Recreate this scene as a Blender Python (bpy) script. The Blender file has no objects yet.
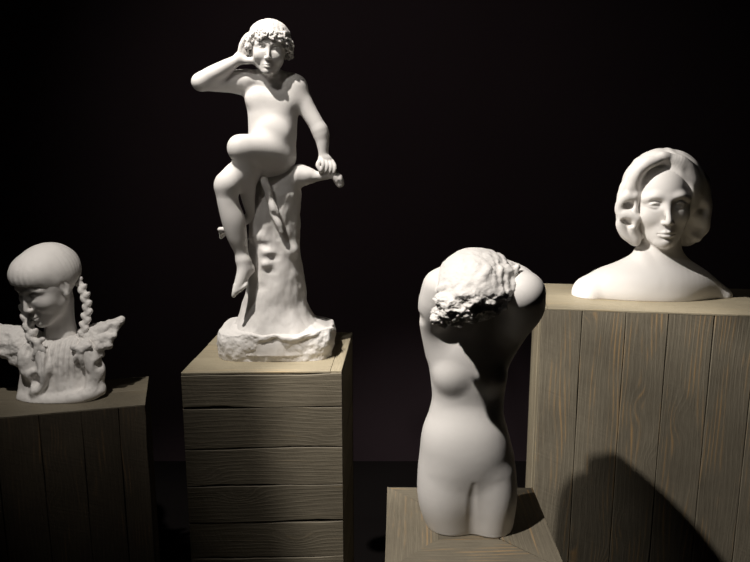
import bpy, math, random
import numpy as np
from mathutils import Vector, Matrix

D = bpy.data
C = bpy.context.scene.collection
PI = math.pi

# ------------------------------------------------------------------ camera
F = 714.0
PITCH = math.radians(11.0)
CAMZ = 1.55
cam_d = D.cameras.new('camera'); cam_d.sensor_width = 36.0; cam_d.lens = 36.0 * F / 750.0
cam = D.objects.new('camera', cam_d); C.objects.link(cam)
cam.location = (0, 0, CAMZ); cam.rotation_euler = (PI/2 - PITCH, 0, 0)
bpy.context.scene.camera = cam
cam_d.clip_start = 0.05

# ------------------------------------------------------------------ world / lights
w = D.worlds.new('world'); bpy.context.scene.world = w; w.use_nodes = True
w.node_tree.nodes['Background'].inputs[0].default_value = (0.9, 0.75, 0.68, 1)
w.node_tree.nodes['Background'].inputs[1].default_value = 0.035

def spot(name, loc, target, power, angle, blend=0.5, radius=0.03, col=(1, 0.94, 0.87)):
    l = D.lights.new(name, 'SPOT'); l.energy = power; l.spot_size = math.radians(angle)
    l.spot_blend = blend; l.shadow_soft_size = radius; l.color = col
    o = D.objects.new(name, l); C.objects.link(o); o.location = loc
    d = Vector(target) - Vector(loc)
    o.rotation_euler = d.to_track_quat('-Z', 'Y').to_euler()
    return o
spot('gallery_spot_key', (-0.80, 0.70, 2.80), (0.42, 1.48, 0.74), 225, 34, 0.35, 0.022)
spot('added_spill_fill', (-0.95, 0.55, 2.95), (-0.10, 2.7, 1.6), 30, 66, 0.9, 0.03)  # added wide fill lamp, stands in for key light spilling onto the wall
spot('gallery_spot_woman', (-0.72, 1.55, 2.50), (0.60, 2.02, 1.44), 215, 25, 0.6, 0.010)
spot('gallery_spot_youth', (-0.78, 1.18, 3.05), (-0.30, 1.8, 1.66), 195, 36, 0.8, 0.012)
spot('gallery_spot_girl', (-0.85, 1.15, 2.8), (-0.88, 2.02, 1.14), 92, 26, 0.9, 0.02)

vs = bpy.context.scene.view_settings
vs.view_transform = 'Standard'; vs.look = 'None'; vs.gamma = 1; vs.use_curve_mapping = False
vs.exposure = 0.0

# ------------------------------------------------------------------ geometry helpers
def pix(px, py, Y):
    """the point at distance Y seen at pixel (px, py)"""
    a = (px - 375.0) / F; b = -(py - 281.0) / F
    yy = math.cos(PITCH) + b * math.sin(PITCH)
    t = Y / yy
    return np.array([a * t, Y, CAMZ + t * (b * math.cos(PITCH) - math.sin(PITCH))])

def pixz(px, py, z):
    """the point at height z seen at pixel (px, py)"""
    a = (px - 375.0) / F; b = -(py - 281.0) / F
    t = (z - CAMZ) / (b * math.cos(PITCH) - math.sin(PITCH))
    return np.array([a * t, (math.cos(PITCH) + b * math.sin(PITCH)) * t, z])

def rot(yaw, pitch, roll):
    m = Matrix.Rotation(math.radians(yaw), 3, 'Z') @ Matrix.Rotation(math.radians(pitch), 3, 'X') @ Matrix.Rotation(math.radians(roll), 3, 'Y')
    return np.array(m)

def smin(a, b, k):
    if k <= 0: return np.minimum(a, b)
    h = np.maximum(k - np.abs(a - b), 0.0) / k
    return np.minimum(a, b) - h * h * (k * 0.25)

class Field:
    def __init__(self, lo, hi, h, pad):
        self.lo = np.array(lo, float); self.h = h; self.pad = pad
        n = np.ceil((np.array(hi) - self.lo) / h).astype(int) + 1
        self.n = n
        self.V = np.full(tuple(n), 9.0, np.float32)
        self.ax = [(self.lo[i] + h * np.arange(n[i])).astype(np.float32) for i in range(3)]
    def region(self, lo, hi):
        m = self.pad + 3 * self.h
        a = np.clip(np.floor((np.array(lo) - m - self.lo) / self.h).astype(int), 0, self.n)
        b = np.clip(np.ceil((np.array(hi) + m - self.lo) / self.h).astype(int) + 1, 0, self.n)
        sl = tuple(slice(a[i], b[i]) for i in range(3))
        X = self.ax[0][sl[0]][:, None, None]; Y = self.ax[1][sl[1]][None, :, None]; Z = self.ax[2][sl[2]][None, None, :]
        return sl, X, Y, Z
    def put(self, sl, d, k, sub=False):
        v = self.V[sl]
        if sub: self.V[sl] = -smin(-v, d, k)
        else: self.V[sl] = smin(v, d, k)
    def ball(self, c, r, R=None, k=0.0, sub=False):
        c = np.array(c, float); r = np.array([r]*3 if np.isscalar(r) else r, float)
        if R is None: e = r
        else: e = np.sqrt(((R * r[None, :])**2).sum(1))
        sl, X, Y, Z = self.region(c - e, c + e)
        if 0 in self.V[sl].shape: return
        x, y, z = X - c[0], Y - c[1], Z - c[2]
        if R is not None:
            x, y, z = (R[0,0]*x + R[1,0]*y + R[2,0]*z, R[0,1]*x + R[1,1]*y + R[2,1]*z, R[0,2]*x + R[1,2]*y + R[2,2]*z)
        k0 = np.sqrt((x/r[0])**2 + (y/r[1])**2 + (z/r[2])**2)
        k1 = np.sqrt((x/r[0]**2)**2 + (y/r[1]**2)**2 + (z/r[2]**2)**2) + 1e-6
        d = np.where(k0 < 0.05, -r.min(), k0 * (k0 - 1) / k1)
        self.put(sl, d.astype(np.float32), k, sub)
    def cap(self, a, b, ra, rb, k=0.0, sub=False):
        a = np.array(a, float); b = np.array(b, float)
        sl, X, Y, Z = self.region(np.minimum(a - ra, b - rb), np.maximum(a + ra, b + rb))
        if 0 in self.V[sl].shape: return
        ba = b - a; L = (ba**2).sum() + 1e-12
        x, y, z = X - a[0], Y - a[1], Z - a[2]
        t = np.clip((x*ba[0] + y*ba[1] + z*ba[2]) / L, 0, 1)
        d = np.sqrt((x - t*ba[0])**2 + (y - t*ba[1])**2 + (z - t*ba[2])**2) - (ra + (rb - ra) * t)
        self.put(sl, d.astype(np.float32), k, sub)
    def chain(self, pts, k=0.0, sub=False, n=7):
        """pts: list of (x,y,z,r), smoothed with a Catmull-Rom spline"""
        P = np.array(pts, float)
        if len(P) > 2 and n > 1:
            Q = np.vstack([2*P[0]-P[1], P, 2*P[-1]-P[-2]]); out = []
            for i in range(1, len(Q)-2):
                for j in range(n):
                    t = j / n
                    out.append(0.5*((2*Q[i]) + (Q[i+1]-Q[i-1])*t + (2*Q[i-1]-5*Q[i]+4*Q[i+1]-Q[i+2])*t*t + (3*Q[i]-Q[i-1]-3*Q[i+1]+Q[i+2])*t**3))
            out.append(P[-1]); P = np.array(out)
        # first union the chain on its own, then blend it in
        r = P[:, 3].max()
        sl, X, Y, Z = self.region(P[:, :3].min(0) - r, P[:, :3].max(0) + r)
        if 0 in self.V[sl].shape: return
        acc = None
        for p, q in zip(P[:-1], P[1:]):
            ba = q[:3] - p[:3]; L = (ba**2).sum() + 1e-12
            x, y, z = X - p[0], Y - p[1], Z - p[2]
            t = np.clip((x*ba[0] + y*ba[1] + z*ba[2]) / L, 0, 1)
            d = np.sqrt((x - t*ba[0])**2 + (y - t*ba[1])**2 + (z - t*ba[2])**2) - (p[3] + (q[3] - p[3]) * t)
            acc = d if acc is None else np.minimum(acc, d)
        self.put(sl, acc.astype(np.float32), k, sub)
    def loft(self, st, k=0.0, cap0=0.0, cap1=0.0, sub=False):
        """st: stations (z, cx, cy, rx, ry, exponent) sorted by z"""
        st = np.array(sorted(st), float); z0, z1 = st[0, 0], st[-1, 0]
        mx = (st[:, 1] + st[:, 3]).max(); mn = (st[:, 1] - st[:, 3]).min()
        my = (st[:, 2] + st[:, 4]).max(); ny = (st[:, 2] - st[:, 4]).min()
        sl, X, Y, Z = self.region((mn, ny, z0), (mx, my, z1))
        if 0 in self.V[sl].shape: return
        zz = np.clip(Z[0, 0], z0, z1)
        # smooth interpolation of stations (Catmull-Rom in index space, non uniform)
        def ip(col):
            xs, ys = st[:, 0], st[:, col]
            m = np.gradient(ys, xs) if len(xs) > 1 else np.zeros(1)
            i = np.clip(np.searchsorted(xs, zz, side='right') - 1, 0, len(xs)-2)
            hh = xs[i+1]-xs[i]; t = (zz - xs[i]) / hh
            return (2*t**3-3*t**2+1)*ys[i] + (t**3-2*t**2+t)*hh*m[i] + (-2*t**3+3*t**2)*ys[i+1] + (t**3-t**2)*hh*m[i+1]
        cx, cy, rx, ry, e = [ip(c)[None, None, :] for c in range(1, 6)]
        u = np.abs((X - cx) / rx); v = np.abs((Y - cy) / ry)
        g = (u**e + v**e)**(1/e) + 1e-6
        # distance estimate
        gg = np.sqrt((u/rx)**2 + (v/ry)**2) + 1e-6
        d = (g - 1) * np.sqrt(u*u + v*v) / gg * 0.95
        d = np.where(g < 0.2, -0.8*np.minimum(rx, ry), d)
        d = -smin(-d, -(Z - z1), cap1); d = -smin(-d, -(z0 - Z), cap0)
        self.put(sl, d.astype(np.float32), k, sub)
    def cut_below(self, z):
        Z = self.ax[2][None, None, :]
        self.V = np.maximum(self.V, (z - Z).astype(np.float32))
    def mesh(self):
        V = self.V
        V[0] = V[-1] = 9; V[:, 0] = V[:, -1] = 9; V[:, :, 0] = V[:, :, -1] = 9
        s = (V < 0)
        c = np.zeros(tuple(self.n - 1), np.uint8)
        for i in (0, 1):
            for j in (0, 1):
                for l in (0, 1):
                    c += s[i:self.n[0]-1+i, j:self.n[1]-1+j, l:self.n[2]-1+l]
        act = (c > 0) & (c < 8)
        idx = np.argwhere(act)
        vid = np.full(c.shape, -1, np.int32); vid[act] = np.arange(len(idx))
        I, J, K = idx.T
        cv = {}
        for i in (0, 1):
            for j in (0, 1):
                for l in (0, 1): cv[(i, j, l)] = V[I+i, J+j, K+l].astype(float)
        acc = np.zeros((len(idx), 3)); cnt = np.zeros(len(idx))
        corners = list(cv)
        for p in corners:
            for a in range(3):
                if p[a] == 0:
                    q = list(p); q[a] = 1; q = tuple(q)
                    va, vb = cv[p], cv[q]
                    m = (va < 0) != (vb < 0)
                    t = np.where(m, va / np.where(m, va - vb, 1), 0)
                    pos = np.array(p, float)[None, :].repeat(len(idx), 0); pos[:, a] += t
                    acc += pos * m[:, None]; cnt += m
        verts = self.lo + (idx + acc / cnt[:, None]) * self.h
        faces = []
        for a in range(3):
            b, d = (a+1) % 3, (a+2) % 3
            s0 = [slice(None)]*3; s1 = [slice(None)]*3
            s0[a] = slice(0, -1); s1[a] = slice(1, None)
            A = s[tuple(s0)]; B = s[tuple(s1)]
            e = np.argwhere(A != B); flip = B[tuple(e.T)]
            ok = (e[:, b] > 0) & (e[:, d] > 0); e = e[ok]; flip = flip[ok]
            def cell(db, dd):
                q = e.copy(); q[:, b] -= db; q[:, d] -= dd
                return vid[q[:, 0], q[:, 1], q[:, 2]]
            f = np.stack([cell(0, 0), cell(1, 0), cell(1, 1), cell(0, 1)], 1)
            f = np.where(flip[:, None], f[:, ::-1], f)
            faces.append(f)
        return verts, np.vstack(faces)

def normals(v, f):
    n = np.cross(v[f[:, 2]] - v[f[:, 0]], v[f[:, 3]] - v[f[:, 1]])
    out = np.zeros_like(v)
    for c in range(4):
        for a in range(3): out[:, a] += np.bincount(f[:, c], n[:, a], len(v))
    return out / (np.linalg.norm(out, axis=1)[:, None] + 1e-12)

def relax(v, f, it=1, w=0.5):
    e = np.vstack([f[:, [0, 1]], f[:, [1, 2]], f[:, [2, 3]], f[:, [3, 0]]])
    cnt = np.bincount(e[:, 0], minlength=len(v)) + np.bincount(e[:, 1], minlength=len(v))
    for _ in range(it):
        acc = np.zeros_like(v)
        for a in range(3):
            acc[:, a] = np.bincount(e[:, 0], v[e[:, 1], a], len(v)) + np.bincount(e[:, 1], v[e[:, 0], a], len(v))
        v = v * (1 - w) + w * acc / np.maximum(cnt, 1)[:, None]
    return v

def vnoise(p, seed=0):
    i = np.floor(p).astype(np.int64); f = p - i; f = f*f*(3-2*f)
    def hsh(x, y, z):
        n = (x*374761393 + y*668265263 + z*2147483647 + seed*974711) & 0xffffffff
        n = ((n ^ (n >> 13)) * 1274126177) & 0xffffffff
        n = (n ^ (n >> 16)) & 0xffff
        return n / 32767.5 - 1
    r = 0
    for a in (0, 1):
        for b in (0, 1):
            for c in (0, 1):
                wgt = (f[:, 0] if a else 1-f[:, 0]) * (f[:, 1] if b else 1-f[:, 1]) * (f[:, 2] if c else 1-f[:, 2])
                r = r + wgt * hsh(i[:, 0]+a, i[:, 1]+b, i[:, 2]+c)
    return r
def fbm(p, o=3, seed=0):
    r = 0; a = 1
    for q in range(o):
        r = r + a * vnoise(p * 2**q + 17.3*q, seed + q); a *= 0.5
    return r
def sstep(a, b, x):
    t = np.clip((x - a) / (b - a), 0, 1); return t*t*(3-2*t)

def link_mesh(name, v, f, m, parent=None, origin=(0, 0, 0), smooth=True):
    me = D.meshes.new(name)
    v = np.asarray(v, float) - np.array(origin)
    me.vertices.add(len(v)); me.vertices.foreach_set('co', v.astype(np.float32).ravel())
    f = np.asarray(f, np.int32); n = f.shape[1]
    me.loops.add(f.size); me.loops.foreach_set('vertex_index', f.ravel())
    me.polygons.add(len(f)); me.polygons.foreach_set('loop_start', np.arange(0, f.size, n, dtype=np.int32))
    me.update(calc_edges=True); me.validate()
    me.polygons.foreach_set('use_smooth', [smooth]*len(me.polygons))
    me.materials.append(m); me.update()
    o = D.objects.new(name, me); C.objects.link(o)
    if parent: o.parent = parent
    return o

def thing(name, label, cat, loc):
    o = D.objects.new(name, None); C.objects.link(o); o.location = loc; o.empty_display_size = 0.05
    o['label'] = label; o['category'] = cat
    return o

# ------------------------------------------------------------------ materials
def nodes(name):
    m = D.materials.new(name); m.use_nodes = True
    nt = m.node_tree; b = nt.nodes['Principled BSDF']
    return m, nt, b
def N(nt, t, **kw):
    n = nt.nodes.new(t)
    for k, v in kw.items():
        if k == 'inp':
            for a, c in v.items(): n.inputs[a].default_value = c
        else: setattr(n, k, v)
    return n
def mth(nt, op, a, b=None, c=None, clamp=False):
    n = nt.nodes.new('ShaderNodeMath'); n.operation = op; n.use_clamp = clamp
    for i, x in enumerate((a, b, c)):
        if x is None: continue
        if isinstance(x, (int, float)): n.inputs[i].default_value = x
        else: nt.links.new(x, n.inputs[i])
    return n.outputs[0]

def plaster(name, col, rough=0.6, bump=0.15, scale=60):
    m, nt, b = nodes(name); L = nt.links.new
    tc = N(nt, 'ShaderNodeTexCoord')
    n1 = N(nt, 'ShaderNodeTexNoise', inp={'Scale': 9.0, 'Detail': 4.0}); L(tc.outputs['Object'], n1.inputs['Vector'])
    r = N(nt, 'ShaderNodeMixRGB'); r.inputs[1].default_value = (*[c*0.93 for c in col], 1); r.inputs[2].default_value = (*col, 1)
    L(n1.outputs['Fac'], r.inputs[0]); L(r.outputs[0], b.inputs['Base Color'])
    n2 = N(nt, 'ShaderNodeTexNoise', inp={'Scale': float(scale), 'Detail': 5.0}); L(tc.outputs['Object'], n2.inputs['Vector'])
    bp = N(nt, 'ShaderNodeBump', inp={'Strength': bump, 'Distance': 0.002}); L(n2.outputs['Fac'], bp.inputs['Height']); L(bp.outputs[0], b.inputs['Normal'])
    b.inputs['Roughness'].default_value = rough
    b.inputs['Specular IOR Level'].default_value = 0.3
    return m

def wood(name, base, ochre, dark, amount=0.5, seed=0.0, gloss=0.6):
    m, nt, b = nodes(name); L = nt.links.new
    uv = N(nt, 'ShaderNodeUVMap'); geo = N(nt, 'ShaderNodeNewGeometry')
    sp = N(nt, 'ShaderNodeSeparateXYZ'); L(uv.outputs[0], sp.inputs[0])
    u, v = sp.outputs[0], sp.outputs[1]
    # slow warp of the grain along the board
    def comb(x, y, z=0.0):
        c = N(nt, 'ShaderNodeCombineXYZ')
        for i, q in enumerate((x, y, z)):
            if isinstance(q, (int, float)): c.inputs[i].default_value = q
            else: L(q, c.inputs[i])
        return c.outputs[0]
    warp = N(nt, 'ShaderNodeTexNoise', inp={'Scale': 1.0, 'Detail': 1.5})
    L(comb(mth(nt, 'MULTIPLY', u, 1.6), mth(nt, 'MULTIPLY', v, 8.0), seed), warp.inputs['Vector'])
    # knots
    vo = N(nt, 'ShaderNodeTexVoronoi', inp={'Scale': 1.0, 'Randomness': 0.9})
    L(comb(mth(nt, 'MULTIPLY', u, 4.5), mth(nt, 'MULTIPLY', v, 8.0), seed), vo.inputs['Vector'])
    kd = mth(nt, 'MULTIPLY', vo.outputs['Distance'], vo.outputs['Distance'])
    kn = mth(nt, 'EXPONENT', mth(nt, 'MULTIPLY', kd, -26.0))
    ph = mth(nt, 'ADD', mth(nt, 'MULTIPLY', v, 85.0), mth(nt, 'MULTIPLY', warp.outputs['Fac'], 7.0))
    ph = mth(nt, 'ADD', ph, mth(nt, 'MULTIPLY', kn, 3.0))
    sn = mth(nt, 'SINE', mth(nt, 'MULTIPLY', ph, 2*PI))
    ring = mth(nt, 'POWER', mth(nt, 'MULTIPLY_ADD', sn, 0.5, 0.5), 3.5)
    # where ochre shows
    mk = N(nt, 'ShaderNodeTexNoise', inp={'Scale': 1.0, 'Detail': 3.0})
    L(comb(mth(nt, 'MULTIPLY', u, 5.0), mth(nt, 'MULTIPLY', v, 22.0), seed + 4.0), mk.inputs['Vector'])
    mr = N(nt, 'ShaderNodeMapRange', inp={'From Min': 0.64 - 0.25*amount, 'From Max': 0.86 - 0.2*amount}); L(mk.outputs['Fac'], mr.inputs[0])
    ofac = mth(nt, 'MULTIPLY', ring, mr.outputs[0], clamp=True)
    # fine fibre
    fb = N(nt, 'ShaderNodeTexNoise', inp={'Scale': 1.0, 'Detail': 4.0, 'Roughness': 0.7})
    L(comb(mth(nt, 'MULTIPLY', u, 14.0), mth(nt, 'MULTIPLY', v, 420.0), seed), fb.inputs['Vector'])
    bl = N(nt, 'ShaderNodeTexNoise', inp={'Scale': 7.0, 'Detail': 4.0}); L(uv.outputs[0], bl.inputs['Vector'])
    c1 = N(nt, 'ShaderNodeMixRGB'); c1.inputs[1].default_value = (*dark, 1); c1.inputs[2].default_value = (*base, 1)
    f1 = mth(nt, 'ADD', mth(nt, 'MULTIPLY', fb.outputs['Fac'], 1.5), mth(nt, 'MULTIPLY', bl.outputs['Fac'], 0.9))
    f1 = mth(nt, 'ADD', mth(nt, 'SUBTRACT', f1, 0.68), mth(nt, 'MULTIPLY', sn, 0.06), clamp=True)
    L(f1, c1.inputs[0])
    c2 = N(nt, 'ShaderNodeMixRGB'); c2.inputs[2].default_value = (*ochre, 1); L(c1.outputs[0], c2.inputs[1]); L(ofac, c2.inputs[0])
    # knot core
    kc = N(nt, 'ShaderNodeMapRange', inp={'From Min': 0.75, 'From Max': 0.95}); L(kn, kc.inputs[0])
    c3 = N(nt, 'ShaderNodeMixRGB'); c3.inputs[2].default_value = (dark[0]*0.5, dark[1]*0.42, dark[2]*0.35, 1)
    L(c2.outputs[0], c3.inputs[1]); L(mth(nt, 'MULTIPLY', kc.outputs[0], 0.7), c3.inputs[0])
    hs = N(nt, 'ShaderNodeHueSaturation'); L(c3.outputs[0], hs.inputs['Color'])
    L(mth(nt, 'MULTIPLY_ADD', geo.outputs['Random Per Island'], 0.35, 0.83), hs.inputs['Value'])
    L(hs.outputs[0], b.inputs['Base Color'])
    b.inputs['Roughness'].default_value = gloss
    b.inputs['Specular IOR Level'].default_value = 0.25
    hgt = mth(nt, 'ADD', mth(nt, 'MULTIPLY', ring, 0.22), mth(nt, 'MULTIPLY', fb.outputs['Fac'], 1.0))
    # saw marks across the board
    sw = N(nt, 'ShaderNodeTexNoise', inp={'Scale': 1.0, 'Detail': 2.0}); L(comb(mth(nt, 'MULTIPLY_ADD', v, 60.0, mth(nt, 'MULTIPLY', u, 160.0)), mth(nt, 'MULTIPLY', v, 8.0)), sw.inputs['Vector'])
    hgt = mth(nt, 'ADD', hgt, mth(nt, 'MULTIPLY', sw.outputs['Fac'], 0.5))
    bp = N(nt, 'ShaderNodeBump', inp={'Strength': 0.55, 'Distance': 0.0022}); L(hgt, bp.inputs['Height']); L(bp.outputs[0], b.inputs['Normal'])
    return m

M_white = plaster('white_plaster', (0.80, 0.775, 0.75))
M_hair = plaster('white_plaster_hair', (0.80, 0.775, 0.75), bump=0.3, scale=110)
M_base = plaster('white_plaster_base', (0.78, 0.755, 0.73), bump=0.4, scale=45)
M_wood = wood('weathered_wood', (0.27, 0.238, 0.178), (0.46, 0.29, 0.13), (0.125, 0.108, 0.08), 0.55)
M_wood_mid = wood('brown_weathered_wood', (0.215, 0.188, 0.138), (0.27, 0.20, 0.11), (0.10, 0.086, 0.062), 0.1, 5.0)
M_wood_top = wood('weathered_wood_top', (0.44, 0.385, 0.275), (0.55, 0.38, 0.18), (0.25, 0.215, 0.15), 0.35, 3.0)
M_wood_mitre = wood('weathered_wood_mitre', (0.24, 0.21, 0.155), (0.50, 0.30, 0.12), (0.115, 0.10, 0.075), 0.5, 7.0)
M_wood_shaded = wood('shaded_weathered_wood', (0.085, 0.068, 0.047), (0.16, 0.10, 0.05), (0.035, 0.029, 0.022), 0.4, 11.0)  # upright planks of the left pedestal: dim light put into the wood colour

def flat(name, col, rough=0.9):
    m, nt, b = nodes(name)
    tc = N(nt, 'ShaderNodeTexCoord'); n1 = N(nt, 'ShaderNodeTexNoise', inp={'Scale': 3.0, 'Detail': 5.0})
    nt.links.new(tc.outputs['Object'], n1.inputs['Vector'])
    r = N(nt, 'ShaderNodeMixRGB'); r.inputs[1].default_value = (*[c*0.8 for c in col], 1); r.inputs[2].default_value = (*col, 1)
    nt.links.new(n1.outputs['Fac'], r.inputs[0]); nt.links.new(r.outputs[0], b.inputs['Base Color'])
    b.inputs['Roughness'].default_value = rough; b.inputs['Specular IOR Level'].default_value = 0.1
    return m
M_wall = flat('black_wall_paint', (0.060, 0.042, 0.050))
M_floor = flat('dark_floor', (0.012, 0.010, 0.010), 0.8)

# ------------------------------------------------------------------ room
def box_mesh(lo, hi):
    lo = np.array(lo); hi = np.array(hi)
    v = np.array([[(lo, hi)[i][0], (lo, hi)[j][1], (lo, hi)[k][2]] for i in (0, 1) for j in (0, 1) for k in (0, 1)])
    f = [[0, 1, 3, 2], [4, 6, 7, 5], [0, 4, 5, 1], [2, 3, 7, 6], [0, 2, 6, 4], [1, 5, 7, 3]]
    return v, f
WB = 3.3
for nm, lo, hi, m in (('floor', (-3.2, -1.6, -0.1), (3.2, WB+0.1, 0), M_floor),
                      ('wall_back', (-3.2, WB, 0), (3.2, WB+0.1, 3.4), M_wall),
                      ('wall_left', (-3.2, -1.5, 0), (-3.1, WB, 3.4), M_wall),
                      ('wall_right', (3.1, -1.5, 0), (3.2, WB, 3.4), M_wall),
                      ('wall_front', (-3.2, -1.6, 0), (3.2, -1.5, 3.4), M_wall),
                      ('ceiling', (-3.2, -1.6, 3.4), (3.2, WB+0.1, 3.5), M_wall)):
    v, f = box_mesh(lo, hi); o = link_mesh(nm, v, f, m, smooth=False); o['kind'] = 'structure'

# ------------------------------------------------------------------ pedestals
random.seed(5)
class Boards:
    def __init__(self): self.v = []; self.f = []; self.uv = []
    def board(self, o, U, V, Nn, L, W, t=0.022, b=0.0018, wob=0.0008, L0a=0, L0b=0, Wend=None, mit0=(0, 0), mit1=(0, 0), step=0.02, seed=None):
        """a board with origin o, along U (length L), across V (width W), outer face towards Nn"""
        o = np.array(o, float); U = np.array(U, float); V = np.array(V, float); Nn = np.array(Nn, float)
        rs = random.Random(seed if seed is not None else random.random())
        n = max(2, int(L / step)); base = len(self.v)
        Wend = W if Wend is None else Wend
        k1, k2 = rs.random()*99, rs.random()*99
        us = np.linspace(0, 1, n+1)
        w0 = fbm(np.stack([us*L*9+k1, us*0+k2, us*0], 1), 3) * wob
        w1 = fbm(np.stack([us*L*9+k2, us*0+k1, us*0], 1), 3) * wob
        sink = rs.uniform(-0.0008, 0.0008)
        uo, vo = rs.uniform(0, 50), rs.uniform(0, 50)
        for i, q in enumerate(us):
            Wq = W + (Wend - W) * q
            a0 = w0[i] + b*0.4; a1 = Wq + w1[i] - b*0.4
            prof = [(a0, -t), (a0, -b), (a0+b, 0), (a1-b, 0), (a1, -b), (a1, -t)]
            for (vv, nn) in prof:
                # mitred ends: offset along U depends on the position across
                fr = vv / max(Wq, 1e-6)
                s = mit0[0]*(1-fr) + mit0[1]*fr; e = L - (mit1[0]*(1-fr) + mit1[1]*fr)
                uu = s + (e - s) * q
                self.v.append(o + U*uu + V*vv + Nn*(nn + sink))
                self.uv.append((uu + uo, vv - (nn if nn < -b else 0)*1.0 + vo))
        for i in range(n):
            for j in range(6):
                a = base + i*6 + j; c = base + i*6 + (j+1) % 6
                self.f.append([a, c, c+6, a+6])
        e = base + n*6
        for q in (base, e):
            A = [q, q+1, q+4, q+5]; B = [q+1, q+2, q+3, q+4]
            if q == base: A = A[::-1]; B = B[::-1]
            self.f.append(A); self.f.append(B)
    def build(self, name, m, parent, origin):
        o = link_mesh(name, self.v, self.f, m, parent, origin, smooth=False)
        me = o.data; uvl = me.uv_layers.new(name='UVMap')
        uv = np.array(self.uv)[[l.vertex_index for l in me.loops]]
        uvl.data.foreach_set('uv', uv.astype(np.float32).ravel())
        import bmesh
        bm = bmesh.new(); bm.from_mesh(me); bmesh.ops.recalc_face_normals(bm, faces=bm.faces); bm.to_mesh(me); bm.free()
        return o

def unit(v): v = np.array(v, float); return v / np.linalg.norm(v)
Zu = np.array([0, 0, 1.0])

def pedestal(label, FL, FR, BR, BL, ztop, front, sides, topm, m, top_style, nfront, hts=None, name='wooden_pedestal', wob=0.0008, sidem=None):
    """corner points of the top (front-left, front-right, back-right, back-left)"""
    c = (np.array(FL)+FR+BR+BL)/4; org = np.array([c[0], c[1], 0])
    root = thing(name, label, 'pedestal', tuple(org)); root['group'] = 'wooden plank pedestals'
    T = 0.022; TT = 0.005
    zt = ztop - TT - 0.0004                 # top of the side boards
    def side(nm, A, B, style, n, widths=None, inset=0.0, m=m):
        # A->B as seen from outside, left to right
        A = np.array(A)[:2]; B = np.array(B)[:2]; d = np.append(unit(B-A), 0); Lh = np.linalg.norm(B-A)
        nn = np.cross(d, Zu)               # outward for a left to right run
        bd = Boards()
        o = np.append(A, 0.002) + d*inset; Lh -= 2*inset
        if style == 'v':
            ws = widths or [Lh/n]*n; x = 0
            sc = Lh / sum(ws)
            for q in ws:
                q *= sc
                # length up, across along d : U=z, V=d
                bd.board(o + d*x, Zu, d, nn, zt-0.002, q, wob=wob); x += q
        else:
            ws = widths or [0.1]*20; z = zt
            for q in ws:
                zb = z - q
                if zb < 0.002: zb = 0.002
                bd.board(np.append(A, zb) + d*inset, d, Zu, nn, Lh, z-zb, wob=wob*2.2, b=0.0022)
                z = zb
                if z <= 0.003: break
        return bd.build(nm, m, root, org)
    side('front_panel', FL, FR, front, nfront, hts)
    side('side_panel', FR, BR, sides, 4, hts if sides == 'h' else None, inset=T+0.0005, m=sidem or m)
    side('side_panel', BL, FL, sides, 4, hts if sides == 'h' else None, inset=T+0.0005, m=sidem or m)
    side('back_panel', BR, BL, sides, nfront, hts if sides == 'h' else None)
    # top
    bd = Boards(); FLz = np.array([FL[0], FL[1], ztop]); FRz = np.array([FR[0], FR[1], ztop])
    BRz = np.array([BR[0], BR[1], ztop]); BLz = np.array([BL[0], BL[1], ztop])
    if top_style == 'mitre':
        ring = 0.115
        cs = [FLz, FRz, BRz, BLz]
        for i in range(4):
            A = cs[i]; B = cs[(i+1) % 4]; d = unit(B-A); L = np.linalg.norm(B-A)
            V = np.cross(Zu, d)
            bd.board(A, d, V, Zu, L, ring, b=0.001, t=TT, wob=0.0003, mit0=(0, ring), mit1=(0, ring), seed=100+i)
        dx = unit(FRz-FLz); dy = np.cross(Zu, dx)
        for k in range(2):
            w_ = (np.linalg.norm(BLz-FLz) - 2*ring)/2
            bd.board(FLz + dx*ring + dy*(ring + k*w_), dx, dy, Zu, np.linalg.norm(FRz-FLz)-2*ring, w_, b=0.001, t=TT, wob=0.0003)
    else:
        n, endw = top_style
        dx = unit(FRz-FLz); Lf = np.linalg.norm(FRz-FLz)
        dl = BLz-FLz; dr = BRz-FRz
        # end boards run front to back, the others left to right
        e0, e1 = endw
        if e0: bd.board(FLz + unit(dl)*0, unit(dl), -np.cross(Zu, unit(dl)), Zu, np.linalg.norm(dl), e0, b=0.0012, t=TT, wob=0.0005)
        if e1: bd.board(FRz, unit(dr), np.cross(Zu, unit(dr)), Zu, np.linalg.norm(dr), e1, b=0.0012, t=TT, wob=0.0005)
        A0 = FLz + dx*e0; wd = 1.0/n
        for k in range(n):
            a = A0 + dl*wd*k; bW = np.linalg.norm(dl)*wd
            B = FRz + dr*wd*k - dx*e1
            d = unit(B-a); Lb = np.linalg.norm(B-a); V = np.cross(Zu, d)
            a1 = A0 + dl*wd*(k+1); B1 = FRz + dr*wd*(k+1) - dx*e1
            bd.board(a, d, V, Zu, Lb, np.dot(a1-a, V)*0.997, Wend=np.dot(B1-B, V)*0.997, b=0.0012, t=TT, wob=0.0006,
                     mit0=(0, np.dot(a1-a, d)), mit1=(0, Lb - np.dot(B1-a, d)))
    bd.build('top_panel', topm, root, org)
    return root

ZC, ZT, ZR, ZL = 1.006, 0.71, 1.116, 0.81
# centre pedestal
FL = pixz(181, 373, ZC); FR = pixz(341.5, 371, ZC); BR = pixz(352.5, 332, ZC); BL = pixz(219, 333, ZC)
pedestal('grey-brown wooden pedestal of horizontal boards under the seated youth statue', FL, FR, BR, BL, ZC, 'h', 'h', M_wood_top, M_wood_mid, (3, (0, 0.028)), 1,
         hts=[0.0855, 0.105, 0.099, 0.099, 0.0985, 0.09, 0.09, 0.09, 0.09, 0.09, 0.2], wob=0.0014)
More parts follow.
